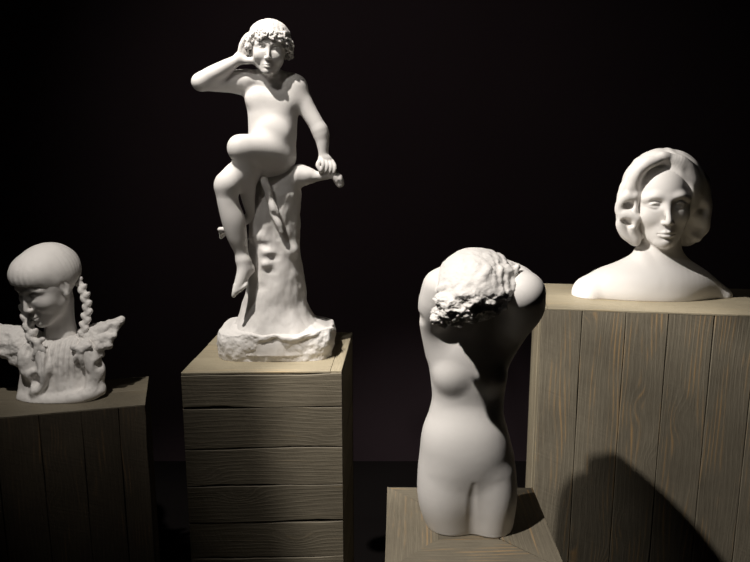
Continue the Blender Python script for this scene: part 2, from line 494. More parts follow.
# torso pedestal
FL = pixz(384.5, 571, ZT); FR = pixz(567, 571, ZT); BR = pixz(532.5, 487.3, ZT); BL = pixz(387.3, 486.8, ZT)
pedestal('low wooden pedestal with mitred frame top under the torso sculpture', FL, FR, BR, BL, ZT, 'v', 'v', M_wood_mitre, M_wood, 'mitre', 4)
# right pedestal
FL = pixz(542.5, 308, ZR)
yaw = math.radians(-8.5); dx = np.array([math.cos(yaw), math.sin(yaw), 0]); dy = np.array([-math.sin(yaw), math.cos(yaw), 0])
FR = FL + dx*0.64; BL = FL + dy*0.35; BR = FR + dy*0.35
pedestal('tall wide wooden pedestal of vertical planks under the smooth bust of a woman', FL, FR, BR, BL, ZR, 'v', 'v', M_wood_top, M_wood, (2, (0.014, 0)), 6,
         hts=[0.104, 0.1115, 0.107, 0.1125, 0.105, 0.10], wob=0.0007, sidem=M_wood_top)
# left pedestal
FR = pixz(145, 404, ZL); yaw = math.radians(15); dx = np.array([math.cos(yaw), math.sin(yaw), 0]); dy = np.array([-math.sin(yaw), math.cos(yaw), 0])
FL = FR - dx*0.56; BR = FR + dy*0.26; BL = FL + dy*0.26
pedestal('wooden pedestal with sawn vertical planks under the bust of a girl', FL, FR, BR, BL, ZL, 'v', 'v', M_wood_mid, M_wood_shaded, (2, (0, 0.0)), 5,
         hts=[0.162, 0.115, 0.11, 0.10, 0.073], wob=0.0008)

# ------------------------------------------------------------------ statue helpers
class Sculpt:
    """sculpting space around distance Y0; sizes given in a unit of about one photo pixel at that distance"""
    def __init__(self, Y0, py_mid=281):
        self.Y0 = Y0
        b = -(py_mid - 281.0)/F
        self.s = Y0 / (math.cos(PITCH) + b*math.sin(PITCH)) / F
    def P(self, x, y, d=0): return pix(x, y, self.Y0 + d*self.s)
    def Q(self, pts): return [(*self.P(p[0], p[1], p[2]), p[3]*self.s) for p in pts]
    def st(self, rows):
        """rows (py, xl, xr, d, ry, e) -> loft stations"""
        out = []
        for (py, xl, xr, d, ry, e) in rows:
            a = self.P(xl, py, d); b = self.P(xr, py, d)
            out.append((a[2], (a[0]+b[0])/2, a[1], (b[0]-a[0])/2, ry*self.s, e))
        return out
    def field(self, x0, x1, y0, y1, d0, d1, h, pad):
        a = self.P(x0, y1, d0); b = self.P(x1, y0, d0); c = self.P(x0, y1, d1); d = self.P(x1, y0, d1)
        A = np.minimum(np.minimum(a, b), np.minimum(c, d)); B = np.maximum(np.maximum(a, b), np.maximum(c, d))
        return Field(A, B, h*self.s, pad*self.s)

def head(Fd, c, S, R, child=False, ears=(1, 1), k=1.0, closed=False, smile=0.0, wx=1.0):
    """face towards -y of its frame; S = height of the head; origin at the eyes' level"""
    c = np.array(c)
    T = lambda p: c + R @ (np.array(p, float) * S * np.array([wx, 1, 1]))
    def B(p, r, kk, sub=False):
        r = np.array([r]*3 if np.isscalar(r) else r, float)*S*np.array([wx, 1, 1])
        Fd.ball(T(p), r, R, kk*S, sub)
    def Cc(p, q, ra, rb, kk, sub=False): Fd.cap(T(p), T(q), ra*S, rb*S, kk*S, sub)
    def Ch(pts, kk, sub=False): Fd.chain([(*T(p[:3]), p[3]*S) for p in pts], kk*S, sub)
    ch = child
    B((0, .07, .13 if not ch else .15), (.335, .41, .365) if not ch else (.36, .42, .365), .05)
    B((0, -.085, -.07), (.268 if not ch else .285, .262, .345 if not ch else .33), .12)
    B((0, -.08, -.22), (.20 if not ch else .215, .19, .17), .10)
    Cc((0, -.14, -.28), (0, -.262, -.405 if not ch else -.41), .12, .050, .10)           # jaw to chin
    for s in (-1, 1):
        Cc((s*.205, .0, -.20), (s*.06, -.23, -.41), .05, .045, .12)       # jaw line
        B((s*.150, -.225, -.135), (.090, .07, .08) if not ch else (.115, .10, .105), .10)   # cheek
        Ch([(s*.045, -.318, .058, .03), (s*.13, -.322, .085, .034), (s*.22, -.255, .055, .03)], .06)  # brow
        B((s*.128, -.385, .005), (.085, .078, .050), .05, True)         # socket
        ex, ey, ez = s*.128, -.262, -.004
        B((ex, ey, ez), (.070, .060, .056), .012)
        # upper lid / lower lid
        def lid(z0, bow, r, out):
            return [(ex - s*.066, ey-.022, ez+z0*.2-.004, r*.7), (ex - s*.035, ey-.048-out, ez+z0*.8, r), (ex, ey-.058-out, ez+z0+bow, r), (ex + s*.04, ey-.044-out, ez+z0*.75, r), (ex + s*.078, ey-.005, ez+z0*.1-.006, r*.7)]
        Ch(lid(.012 if not closed else -.006, .008, .013, .004), .012)
        Ch(lid(-.026, -.004, .010, .0), .014)
        B((s*.042, -.372, -.192), (.028, .034, .024), .025)             # nose wing
        B((s*.019, -.405, -.216), (.010, .015, .009), .010, True)        # nostril
    nz = (.045, -.428) if not ch else (.03, -.415)
    Ch([(0, -.300, .085, .038), (0, -.330, .030, .026), (0, -.365, -.06, .026), (0, nz[1]+.018, -.155, .031), (0, nz[1]+.012, -.180, .031)], .04)
    B((0, -.265, -.30), (.10, .08, .08), .08)
    sm = smile
    mw = .082 if not ch else .074
    mz = -.060
    Ch([(-mw, -.308, -.257+mz+sm, .009), (-.035, -.348, -.240+mz, .016), (-.012, -.360, -.235+mz, .017), (0, -.357, -.241+mz, .016), (.012, -.360, -.235+mz, .017), (.035, -.348, -.240+mz, .016), (mw, -.308, -.257+mz+sm, .009)], .018)
    Ch([(-mw*.8, -.316, -.270+mz+sm*.8, .010), (-.03, -.346, -.285+mz, .022), (0, -.352, -.288+mz, .024), (.03, -.346, -.285+mz, .022), (mw*.8, -.316, -.270+mz+sm*.8, .010)], .018)
    Ch([(-mw*1.12, -.316, -.261+mz+sm*1.3, .006), (-.04, -.368, -.260+mz, .006), (0, -.378, -.263+mz, .0065), (.04, -.368, -.260+mz, .006), (mw*1.12, -.316, -.261+mz+sm*1.3, .006)], .010, True)
    B((0, -.350, -.378), (.06, .022, .015), .04, True)                 # under the lip
    Cc((0, -.388, -.235), (0, -.372, -.275), .007, .007, .02, True)   # philtrum
    B((0, -.275, -.420 if not ch else -.420), (.054, .052, .045), .06)                     # chin
    for s, on in zip((-1, 1), ears):
        if not on: continue
        B((s*.325, .02, -.03), (.030, .065, .105), .02)
        B((s*.355, -.01, -.02), (.018, .035, .06), .015, True)
        B((s*.325, .0, -.115), (.025, .035, .035), .02)

# ================================================================== 1. torso
def build_torso():
    S = Sculpt(1.47, 400)
    root_p = S.P(470, 520, 0); org = np.array([root_p[0], root_p[1], ZT])
    root = thing('torso_sculpture', 'white plaster nude torso with bowed head and raised arms on the low mitred pedestal', 'sculpture', tuple(org))
    f = S.field(404, 562, 236, 560, -88, 48, 0.8, 14)
    f.loft(S.st([(285, 432, 520, 6, 20, 2.2), (305, 428, 528, 4, 25, 2.2), (325, 427, 524, 2, 28, 2.3), (345, 427, 513, 0, 29, 2.3), (362, 428.5, 507.5, -1, 28, 2.3), (382, 431, 505.5, 0, 26, 2.3), (398, 432, 503.5, 1, 25, 2.2),
                 (410, 429.5, 503, 1, 26, 2.2), (428, 423, 507, 0, 29, 2.2), (451, 419.8, 513, 0, 32, 2.2), (474, 418, 515, 1, 33, 2.3), (494, 419, 515, 1, 30, 2.3), (514, 424.5, 512.5, 2, 25, 2.3), (530, 434, 508, 2, 20, 2.3), (556, 442, 503, 3, 17, 2.2)]), 0, 0, 10*S.s)
    z0 = ZT
    f.chain(S.Q([(448, 470, -4, 22), (446, 495, -5, 24), (449, 516, -4, 22), (455, 545, -2, 18)]), 12*S.s)
    f.chain(S.Q([(492, 474, -8, 19), (493, 495, -10, 21), (492, 516, -10, 20.5), (491, 550, -8, 17)]), 10*S.s)
    f.chain(S.Q([(474, 486, -35, 1), (472.5, 505, -33, 2.6), (472.5, 540, -30, 4)]), 5*S.s, True)
    # belly and its hollow, breasts, ribs
    f.ball(S.P(466, 447, -13), np.array([30, 18, 30])*S.s, None, 20*S.s)
    f.ball(S.P(452, 376, -16), np.array([14, 11, 14])*S.s, None, 10*S.s)
    f.ball(S.P(490, 377, -16), np.array([14, 11, 13])*S.s, None, 10*S.s)
    # armpits hollow + arms lifted beside the head
    f.chain(S.Q([(442, 348, 0, 15), (437, 325, -10, 16.5), (437, 303, -24, 17.5), (441, 287, -30, 16)]), 10*S.s)
    f.chain(S.Q([(441, 287, -30, 15.5), (453, 277, -14, 15), (470, 268, 6, 14)]), 6*S.s)
    f.chain(S.Q([(497, 352, 2, 13), (509, 330, -13, 16.5), (523, 308, -40, 19), (524, 293, -55, 18)]), 12*S.s)
    f.chain(S.Q([(524, 293, -55, 17.5), (517, 283, -34, 16.5), (505, 276, -14, 15.5), (485, 268, 6, 14)]), 6*S.s)
    f.ball(S.P(416, 319, -22), np.array([5, 12, 5])*S.s, None, 6*S.s, True)
    f.chain(S.Q([(476, 320, -6, 20), (478, 300, -12, 20)]), 10*S.s)
    f.cut_below(z0)
    v, q = f.mesh(); v = relax(v, q, 2, 0.5)
    link_mesh('body', v, q, M_white, root, org)
    # bowed head covered in rough hair
    g = S.field(408, 550, 236, 360, -104, 34, 0.58, 8)
    g.ball(S.P(475, 284, -37), np.array([35, 45, 31])*S.s, rot(0, 0, 14), 0)
    g.ball(S.P(461, 297, -48), np.array([21, 29, 21])*S.s, rot(0, 0, 20), 10*S.s)
    g.ball(S.P(499, 283, -38), np.array([25, 30, 18])*S.s, rot(0, 0, 20), 10*S.s)
    g.ball(S.P(479, 268, -18), np.array([28, 34, 18])*S.s, None, 8*S.s)
    g.ball(S.P(507, 276, -14), np.array([16, 20, 11])*S.s, rot(0, 0, 25), 8*S.s)
    g.chain(S.Q([(490, 272, -44, 12), (505, 275, -40, 9), (516, 280, -44, 5)]), 8*S.s)
    rs = random.Random(3)
    for (x, y, d, r) in ((443, 315, -62, 8), (440, 322, -62, 5.5), (450, 313, -68, 8), (460, 309, -72, 9), (474, 303, -72, 8), (487, 298, -72, 8), (499, 293, -68, 8), (508, 286, -58, 8), (446, 302, -68, 9), (466, 295, -74, 8), (488, 291, -72, 8), (452, 318, -60, 7), (468, 313, -66, 7)):
        g.ball(S.P(x, y, d*0.96-5), np.array([r*1.3, r, r*0.75])*S.s, rot(0, 0, rs.uniform(10, 40)), 5*S.s)
    for i in range(60):      # rough locks running back over the head
        t = rs.random(); x = 449 + 60*t + rs.uniform(-4, 4); y = rs.uniform(282, 318) - 12*t
        th = rs.uniform(15, 60)
        L = rs.uniform(5, 12); dd = -81 + abs(x-476)*0.48 + abs(y-300)*0.25
        ca, sa = math.cos(math.radians(th)), math.sin(math.radians(th))
        g.chain(S.Q([(x-L*ca, y+L*sa, dd+4, 2.2), (x, y, dd-1.0, 3.4), (x+L*ca, y-L*sa, dd+4, 2.0)]), 3.0*S.s)
    v, q = g.mesh(); n = normals(v, q)
    p = v / S.s
    # strands on the crown, rough chisel work below
    zc = S.P(478, 290, 0)[2]; up = sstep(3, 18, (v[:, 2]-zc)/S.s)
    x0 = S.P(478, 290, 0)[0]
    ang = np.arctan2((v[:, 0]-x0)/S.s, 30 + (v[:, 2]-zc)/S.s*0.3)
    strand = np.sin(ang*34 + 1.8*fbm(p*0.09, 2, 4)) * sstep(-0.15, 0.45, ang)
    rough = fbm(p*0.16*np.array([1, 1, 1.4]), 4, 9)
    v = v + n * ((up*strand*0.5 + (1-up)*rough*2.7 + up*rough*0.6)*S.s)[:, None]
    link_mesh('hair', v, q, M_hair, root, org)
build_torso()

# ================================================================== 2. bust of a woman
def build_woman():
    S = Sculpt(2.02, 230)
    bp = S.P(655, 300, 0); org = np.array([bp[0], bp[1], ZR])
    root = thing('woman_bust', 'smooth white plaster bust of a young woman with wavy bobbed hair', 'bust', tuple(org))
    f = S.field(566, 742, 142, 316, -46, 46, 0.6, 16)
    # shoulders: rounded slab cut off flat
    f.chain(S.Q([(590, 293, -2, 17), (610, 287, 2, 22), (640, 283, 0, 25), (665, 284, -2, 25), (694, 290, 2, 21), (717, 299, -2, 15)]), 0)
    f.ball(S.P(654, 290, -6), np.array([58, 27, 26])*S.s, None, 12*S.s)
    f.ball(S.P(587, 295, -2), np.array([12, 17, 16])*S.s, None, 8*S.s)
    f.chain(S.Q([(630, 274, 4, 10), (645, 266, 4, 14), (672, 268, 4, 13), (690, 279, 4, 10)]), 14*S.s)
    f.loft(S.st([(290, 625, 693, 4, 30, 2), (275, 634, 684, 4, 24, 2), (262, 638, 680.5, 4, 20, 2), (250, 639.5, 680, 5, 19, 2), (232, 641, 680, 7, 19, 2), (215, 643, 680, 8, 19, 2)]), 12*S.s)
    # sternomastoid and collar bones
    f.chain(S.Q([(640, 250, 0, 4), (647, 268, -12, 4), (654, 281, -19, 4)]), 8*S.s)
    f.chain(S.Q([(654, 285, -23, 3), (636, 282, -20, 3), (612, 281, -12, 3)]), 9*S.s)
    f.chain(S.Q([(664, 286, -23, 3), (682, 286, -20, 3), (702, 290, -10, 3)]), 9*S.s)
    R = rot(-9, 3, -2)
    head(f, S.P(661, 200.5, 0), 89*S.s, R, ears=(0, 0), closed=False, wx=0.98)
    f.cut_below(ZR)
    v, q = f.mesh(); v = relax(v, q, 2, 0.5)
    link_mesh('body', v, q, M_white, root, org)
    # hair
    g = S.field(606, 718, 142, 258, -46, 56, 0.55, 10)
    c = S.P(662, 202, 0); H = 91*S.s
    T = lambda p: c + R @ (np.array(p, float)*H)
    g.ball(T((.03, .13, .15)), np.array([.435, .445, .42])*H, R, 0)
    g.chain(S.Q([(634, 190, 2, 14), (629, 206, 2, 12.5), (630, 222, 3, 12.5), (639, 236, 6, 11)]), 8*S.s)
    g.chain(S.Q([(694, 186, 4, 14), (697, 205, 3, 13), (696, 222, 3, 13.5), (687, 235, 8, 11)]), 8*S.s)
    g.chain(S.Q([(636, 226, 14, 14), (662, 226, 26, 20), (688, 226, 16, 14)]), 10*S.s)
    g.ball(S.P(665, 200, 24), np.array([40, 26, 38])*S.s, None, 8*S.s)
    # opening for the face and neck
    g.ball(T((0.0, -.40, -.09)), np.array([.292, .38, .42])*H, R, 6*S.s, True)
    g.ball(T((-.01, -.44, .12)), np.array([.25, .26, .17])*H, R, 8*S.s, True)
    g.ball(S.P(660, 252, -8), np.array([21, 28, 20])*S.s, None, 4*S.s, True)
    # parted waves over the forehead
    def lock(pts, k=6.0): g.chain(S.Q(pts), k*S.s, n=6)
    lock([(662, 157, -22, 5), (645, 165, -20, 6), (636, 176, -15, 6), (632, 188, -11, 6), (631, 198, -9, 5)])
    lock([(668, 158, -20, 5), (680, 163, -20, 7), (691, 173, -16, 7), (698, 186, -9, 7), (700, 199, -5, 6)])
    
    # curls beside the face, left with two hollows
    lock([(634, 196, -13, 4), (626, 197, -10, 5), (620, 205, -6, 4.5), (621, 213, -6, 4.5), (630, 215, -11, 4), (637, 218, -13, 3.5)], 3)
    lock([(636, 194, -12, 3), (635.5, 205, -13, 2.4), (636, 216, -13, 2.6)], 2)
    lock([(624, 214, -7, 4.5), (621, 224, -5, 5), (626, 234, -5, 5), (636, 241, -6, 5)], 4)
    lock([(638, 218, -13, 3.5), (633, 228, -10, 4), (637, 237, -8, 4)], 3)
    lock([(699, 196, -8, 6), (704, 206, -4, 6), (700, 218, -5, 6)], 6)
    lock([(696, 216, -7, 6), (702, 226, -4, 6), (695, 237, -5, 6)], 5)
    g.ball(S.P(629, 206, -14), np.array([5.4, 12, 4.8])*S.s, None, 1.5*S.s, True)
    g.ball(S.P(628, 223, -14), np.array([6.5, 10, 3.2])*S.s, rot(0, 0, 25), 2*S.s, True)
    v, q = g.mesh(); v = relax(v, q, 1, 0.5); n = normals(v, q)
    p = v/S.s
    r0 = np.linalg.norm((v - S.P(668, 160, -5))/S.s, axis=1)
    wv = np.sin(p[:, 0]*0.35 + p[:, 2]*0.2 + 2.5*fbm(p*0.05, 2, 2))*0.3 + 0.5*fbm(p*0.06, 2, 5)
    v = v + n*(wv*S.s)[:, None]
    link_mesh('hair', v, q, M_white, root, org)
build_woman()

# ================================================================== 3. bust of a girl
def build_girl():
    S = Sculpt(2.06, 320)
    bp = S.P(62, 398, 0); org = np.array([bp[0], bp[1], ZL])
    root = thing('girl_bust', 'white plaster bust of a girl with two braids and flared frilled shoulders, head turned down', 'bust', tuple(org))
    f = S.field(-14, 110, 236, 352, -44, 46, 0.55, 12)
    Rh = rot(-30, 16, -2)
    HS = 75*S.s; hc = S.P(47.5, 284.5, -4)
    head(f, hc, HS, Rh, child=True, ears=(0, 1), smile=0.014)
    f.chain(S.Q([(58, 300, 8, 15), (60, 320, 8, 14), (61, 338, 8, 17)]), 8*S.s)
    v, q = f.mesh(); v = relax(v, q, 2, 0.5)
    link_mesh('head', v, q, M_white, root, org)
    T = lambda p: hc + Rh @ (np.array(p, float)*HS)
    g = S.field(0, 96, 234, 316, -52, 50, 0.5, 8)
    g.ball(T((0, .075, .155)), np.array([.375, .432, .375])*HS, Rh, 0)
    g.ball(T((0, -.12, .22)), np.array([.33, .30, .26])*HS, Rh, .06*HS)
    g.ball(T((0, -.30, -.19)), np.array([.43, .42, .365])*HS, Rh, .03*HS, True)     # face opening under the fringe
    g.ball(T((0, .18, -.34)), np.array([.5, .5, .28])*HS, Rh, .08*HS, True)
    g.ball(T((.36, -.02, -.08)), np.array([.09, .14, .14])*HS, Rh, .03*HS, True)
    v, q = g.mesh(); v = relax(v, q, 1, 0.5); n = normals(v, q)
    loc = ((v - hc)/HS) @ Rh
    a = np.arctan2(loc[:, 0], -(loc[:, 1]-0.1))
    el = loc[:, 2]
    st = np.sin(a*34 + 5*fbm(loc*3, 2, 3))*0.12*sstep(.5, .2, el) + 0.5*fbm(loc*5*np.array([2, 2, .7]), 2, 8)*0.6
    v = v + n*(st*S.s)[:, None]
    link_mesh('hair', v, q, M_hair, root, org)
    # braids
    def braid(pts, w):
        h = S.field(*br, 0.5, 6)
        P = np.array(pts, float); seg = 0; n = len(pts)
        # resample evenly
        L = np.r_[0, np.cumsum(np.linalg.norm(np.diff(P[:, :3], axis=0), axis=1))]
        k = int(L[-1] / (w*0.46)); prev = None
        for i in range(k+1):
            t = L[-1]*i/k
            c = [np.interp(t, L, P[:, j]) for j in range(3)]; ww = w*np.interp(t, L, P[:, 3])
            sgn = 1 if i % 2 else -1
            h.ball(S.P(c[0]+sgn*ww*0.16, c[1], c[2]), np.array([ww*0.30, ww*0.36, ww*0.55])*S.s, rot(0, 0, sgn*42), 2.2*S.s)
            h.ball(S.P(c[0], c[1], c[2]+ww*0.1), ww*0.36*S.s, None, 1*S.s)
        v, q = h.mesh(); nn = normals(v, q)
        v = v + nn*(0.22*fbm(v/S.s*0.5, 2, 6)*S.s)[:, None]
        link_mesh('braid', v, q, M_hair, root, org)
    br = (66, 100, 268, 345, -16, 22)
    braid([(75, 277, 6, .9), (80, 284, 4, 1), (85, 296, 1, 1), (88, 310, 0, 1), (85.5, 322, -2, 1), (83, 334, -5, .9)], 9.5)
    br = (14, 46, 290, 355, -46, 26)
    braid([(25, 300, -6, .9), (26, 312, -12, 1.1), (29, 324, -16, 1.1), (32, 336, -18, 1.1), (34, 343, -20, 1)], 11)
    # bodice and base
    b = S.field(6, 116, 318, 418, -44, 44, 0.6, 12)
    b.loft(S.st([(333, 36, 92, 8, 20, 2.2), (345, 28, 95, 4, 25, 2.3), (358, 23, 97, 2, 28, 2.3), (372, 22.5, 99, 2, 28, 2.4), (384, 22, 101.5, 0, 29, 2.5), (396, 21, 103.5, -1, 31, 2.6), (412, 19, 105, -1, 33, 2.6)]), 0, 0, 7*S.s)
    b.ball(S.P(60, 328, -6), np.array([16, 18, 10])*S.s, None, 6*S.s, True)
    b.chain(S.Q([(23, 397, -20, 6), (35, 402, -27, 7), (60, 401, -29, 7), (85, 396, -27, 7), (100, 390, -18, 6)]), 4*S.s)
    # rolled sleeves / arms crossing at the sides, gathered folds
    b.chain(S.Q([(34, 345, -14, 8), (27, 357, -19, 9), (28, 370, -21, 8), (36, 376, -24, 7)]), 5*S.s)
    b.chain(S.Q([(86, 347, -14, 8), (92, 360, -16, 9), (95, 374, -16, 9), (92, 388, -20, 7)]), 5*S.s)
    b.chain(S.Q([(40, 353, -24, 5), (44, 368, -27, 6), (40, 382, -27, 7), (36, 392, -27, 6)]), 4*S.s)
    b.ball(S.P(33, 382, -34), np.array([6, 10, 8])*S.s, None, 4*S.s, True)
    b.ball(S.P(83, 377, -32), np.array([6, 9, 5])*S.s, rot(0, 0, 30), 3*S.s, True)
    b.ball(S.P(25, 352, -30), np.array([3, 8, 6])*S.s, None, 3*S.s, True)
    b.ball(S.P(101, 366, -22), np.array([5, 12, 5])*S.s, None, 4*S.s, True)
    b.cut_below(ZL - 0.001)
    v, q = b.mesh(); n = normals(v, q); p = v/S.s
    front = sstep(0.1, -0.6, n[:, 1])
    zc = S.P(60, 360, -25)
    xx = (v[:, 0]-zc[0])/S.s; zz = (v[:, 2]-zc[2])/S.s
    pleat = np.sin(xx*1.25 + 0.6*fbm(p*0.05, 2, 1)) * sstep(20, 12, np.abs(xx+2)) * sstep(-22, -8, zz)*0.7
    fold = fbm(p*np.array([.10, .10, .07]), 3, 12)
    low = sstep(S.P(60, 400, -25)[2], S.P(60, 385, -25)[2], v[:, 2])
    v = v + n*((front*pleat + fold*1.3*(0.4+0.6*low))*S.s)[:, None]
    v[:, 2] = np.maximum(v[:, 2], ZL)
    link_mesh('bodice', v, q, M_base, root, org)
    # flared frills
    def frill(tips, root_pts, seed, box):
        h = S.field(*box, 0.55, 6)
        for (p0, p1, r0, r1) in tips:
            h.chain(S.Q([(*p0, r0), (*[(a+b_)/2 + o for a, b_, o in zip(p0, p1, (0, -1, -2))], (r0+r1)/2), (*p1, r1)]), 3.5*S.s)
        v, q = h.mesh(); n = normals(v, q)
        v = v + n*(1.3*fbm(v/S.s*0.13, 3, seed)*S.s)[:, None]
        link_mesh('shoulder_frill', v, q, M_base, root, org)
    # right one
    frill([((84, 337, 2), (121, 321, 4), 7, 2.6), ((86, 340, 0), (118, 323, -2), 7, 3), ((88, 345, -4), (113, 336, -8), 7, 3.4), ((90, 350, -6), (108, 345, -11), 6.5, 3.6), ((90, 354, -5), (101, 354, -9), 6, 4),
           ((84, 334, 10), (120, 320, 12), 7, 2.4), ((86, 338, 18), (112, 322, 20), 7, 3), ((120, 320, 12), (121, 322, 2), 2.3, 2.6), ((118, 325, 0), (106, 346, -9), 3.2, 3.8)], None, 21, (72, 132, 306, 370, -24, 34))
    frill([((38, 339, 2), (-6, 326, 2), 8, 3), ((34, 342, -6), (-6, 332, -6), 8, 3.6), ((32, 348, -10), (-3, 342, -12), 8, 4), ((32, 352, -10), (4, 351, -13), 8, 4.5), ((32, 358, -10), (15, 360, -12), 7, 5),
           ((38, 338, 12), (-4, 326, 14), 7, 3), ((-3, 334, -6), (6, 353, -13), 4, 4.5), ((2, 350, -11), (22, 364, -12), 4.5, 4.5)], None, 23, (-20, 50, 308, 380, -30, 34))
    # bows tying the braids
    for (x, y, d, sc, sp) in ((38, 343, -25, 0.75, 1), (81, 350, -22, 1.1, -1)):
        h = S.field(x-20, x+20, y-20, y+22, d-16, d+18, 0.5, 5)
        h.ball(S.P(x, y, d), np.array([3.6, 3.2, 3.8])*S.s*sc, None, 0)
        h.ball(S.P(x-5*sc, y-2, d+1), np.array([5, 3, 3.6])*S.s*sc, rot(0, 0, 20), 2*S.s)
        h.ball(S.P(x+5*sc, y-3, d+1), np.array([5, 3, 3.4])*S.s*sc, rot(0, 0, -25), 2*S.s)
        h.chain(S.Q([(x, y, d+1, 3), (x-1*sp, y+8, d, 3.5), (x-3*sp, y+15, d+2, 3)]), 2*S.s)
        h.chain(S.Q([(x, y, d+1, 3), (x+4*sp, y+7, d+1, 3), (x+6*sp, y+12, d+3, 2.4)]), 2*S.s)
        v, q = h.mesh(); n = normals(v, q); v = v + n*(0.6*fbm(v/S.s*0.2, 2, 31)*S.s)[:, None]
        link_mesh('bow', v, q, M_base, root, org)
build_girl()

# ================================================================== 4. seated youth on a tree stump
def build_youth():
    S = Sculpt(1.83, 180)
    s = S.s
    bp = S.P(277, 350, 0); org = np.array([bp[0], bp[1], ZC])
    root = thing('seated_youth_statue', 'white plaster statue of curly-haired youth seated on tree stump, hand at ear', 'statue', tuple(org))
    f = S.field(184, 346, 20, 304, -54, 30, 0.62, 12)
    # torso
    f.loft(S.st([(74, 254, 284, 5, 9, 2.2), (82, 243, 298, 5, 11.5, 2.3), (92, 243, 302, 4, 13.5, 2.4), (103, 246, 300, 3, 15, 2.4), (115, 248, 298, 1, 16, 2.3), (127, 248.5, 297, 0, 15.5, 2.2),
                 (139, 249, 296.5, -1, 16, 2.2), (152, 254, 294, 0, 17, 2.2), (163, 258, 291, 2, 17, 2.2), (174, 264, 287, 3, 14, 2.0)]), 0, 8*s, 5*s)
    f.chain(S.Q([(271, 88, 5, 10), (270.5, 77, 0, 9), (269, 64, -6, 9)]), 7*s)
    f.chain(S.Q([(266, 79, 2, 7), (250, 79, 2, 9), (240, 82, 0, 10)]), 6*s)      # trapezius / shoulders
    f.chain(S.Q([(276, 79, 2, 7), (288, 82, 2, 9), (296, 87, 0, 10.5)]), 6*s)
    for (x, y) in ((259, 99), (284, 101)): f.ball(S.P(x, y, -7.5), np.array([12, 4.5, 8])*s, None, 8*s)
    f.ball(S.P(273, 133, -14), np.array([15, 6, 12])*s, None, 8*s)
    f.chain(S.Q([(272, 84, -7, 1.8), (262, 82, -6, 1.9), (250, 79, -6, 1.8)]), 5*s)
    f.chain(S.Q([(276, 84, -7, 1.8), (285, 84, -6, 1.9), (294, 83, -5, 1.8)]), 5*s)
    # arm lifted to the ear
    f.chain(S.Q([(243, 82, 0, 10.5), (228, 82, -4, 10), (212, 82, -11, 8.8), (202, 82, -15, 8)]), 6*s)
    f.chain(S.Q([(200, 82, -15, 8), (211, 75.5, -16, 8.2), (224, 68, -14, 7), (235, 61.5, -12, 5.4), (239, 58.5, -11, 5.2)]), 4*s)
    # cupped hand
    f.ball(S.P(242.5, 53, -9), np.array([4.2, 5.5, 8])*s, rot(0, 0, 14), 4*s)
    f.chain(S.Q([(239, 59, -11, 4.2), (246, 60.5, -13, 3.6), (252, 60.8, -14, 2.8)]), 3*s)
    f.chain(S.Q([(240, 51, -13, 2.2), (241.5, 44, -13, 2.1), (245, 38.5, -12, 1.9), (249, 36, -13, 1.6)]), 1.2*s)
    f.chain(S.Q([(241.5, 50, -9.5, 2.3), (242.5, 42, -9, 2.1), (246, 36, -9, 1.9), (250, 33, -11, 1.6)]), 1.2*s)
    f.chain(S.Q([(243, 50, -5.8, 2.2), (244.5, 42, -5, 2.0), (248, 36, -5, 1.8), (252, 33, -7, 1.6)]), 1.2*s)
    f.chain(S.Q([(244, 52, -2.8, 2.0), (246.5, 45, -2, 1.8), (250, 40, -2, 1.6)]), 1.2*s)
    # arm resting on the branch
    f.chain(S.Q([(294, 87, 0, 11), (301, 98, -1, 9.3), (309, 112, -2, 8.2), (318, 127, -4, 7.6), (321, 133, -4, 7.2)]), 6*s)
    f.chain(S.Q([(320, 131, -4, 7.4), (322.5, 141, -5, 6.6), (323.3, 151, -6, 5.0), (323.5, 156, -6, 4.8)]), 4*s)
    f.ball(S.P(326, 161, -7), np.array([6.5, 4.4, 6])*s, rot(0, 20, -30), 3*s)
    for i, (x, y) in enumerate(((321.5, 159), (325.5, 160.5), (329.5, 161.5), (333, 162.5))):
        f.chain(S.Q([(x-1, y-1, -8, 2.3), (x+1.6, y+4, -13, 2.1), (x+1.2, y+9.5, -13.5, 1.9), (x-1.2, y+13.5-i*0.6, -10, 1.7)]), 0.8*s)
    f.chain(S.Q([(321, 159, -8, 2.6), (318, 165, -12, 2.3), (320.5, 170.5, -13.5, 1.9)]), 1*s)
    # hips
    f.ball(S.P(274, 160, 3), np.array([20, 17, 14])*s, None, 8*s)
    # near leg, crossed on top
    f.chain(S.Q([(277, 154, -4, 17), (262, 151, -16, 16.5), (248, 149, -27, 14), (241, 148.5, -31, 12.3)]), 7*s)
    f.ball(S.P(239.5, 147, -33), np.array([9.5, 8.5, 10])*s, None, 6*s)
    f.chain(S.Q([(243, 152, -30, 10.5), (246, 167, -27, 10), (247, 182, -21, 9), (248, 197, -15, 6.8), (250, 208, -12, 5.4), (251.5, 214, -10, 5)]), 5*s)
    f.chain(S.Q([(251.5, 217, -8, 4.8), (245, 220, -9, 5), (236, 224.5, -10, 5), (227, 229, -11, 4.2), (222, 231, -12, 3)]), 3*s)
    for i in range(5):
        f.chain(S.Q([(224, 229.5+i*1.3, -14+i*2.2, 2.0 if i else 2.5), (220.5-(2-i)*0.3, 229.5+i*2.0, -14.5+i*2.2, 1.7 if i else 2.4)]), 0.8*s, n=1)
    # far leg hanging down
    f.chain(S.Q([(272, 160, 2, 15), (255, 165, -10, 15), (238, 175, -22, 13.5), (228.5, 183, -29, 12)]), 6*s)
    f.ball(S.P(227, 184.5, -31), np.array([10.5, 9, 11.5])*s, None, 4*s)
    f.chain(S.Q([(226, 188, -29, 10.5), (228.5, 204, -29, 10.3), (233.3, 220, -27.5, 11.3), (237, 236, -26, 9.8), (240.8, 250, -25, 7), (242.5, 259, -25, 6.6)]), 5*s)
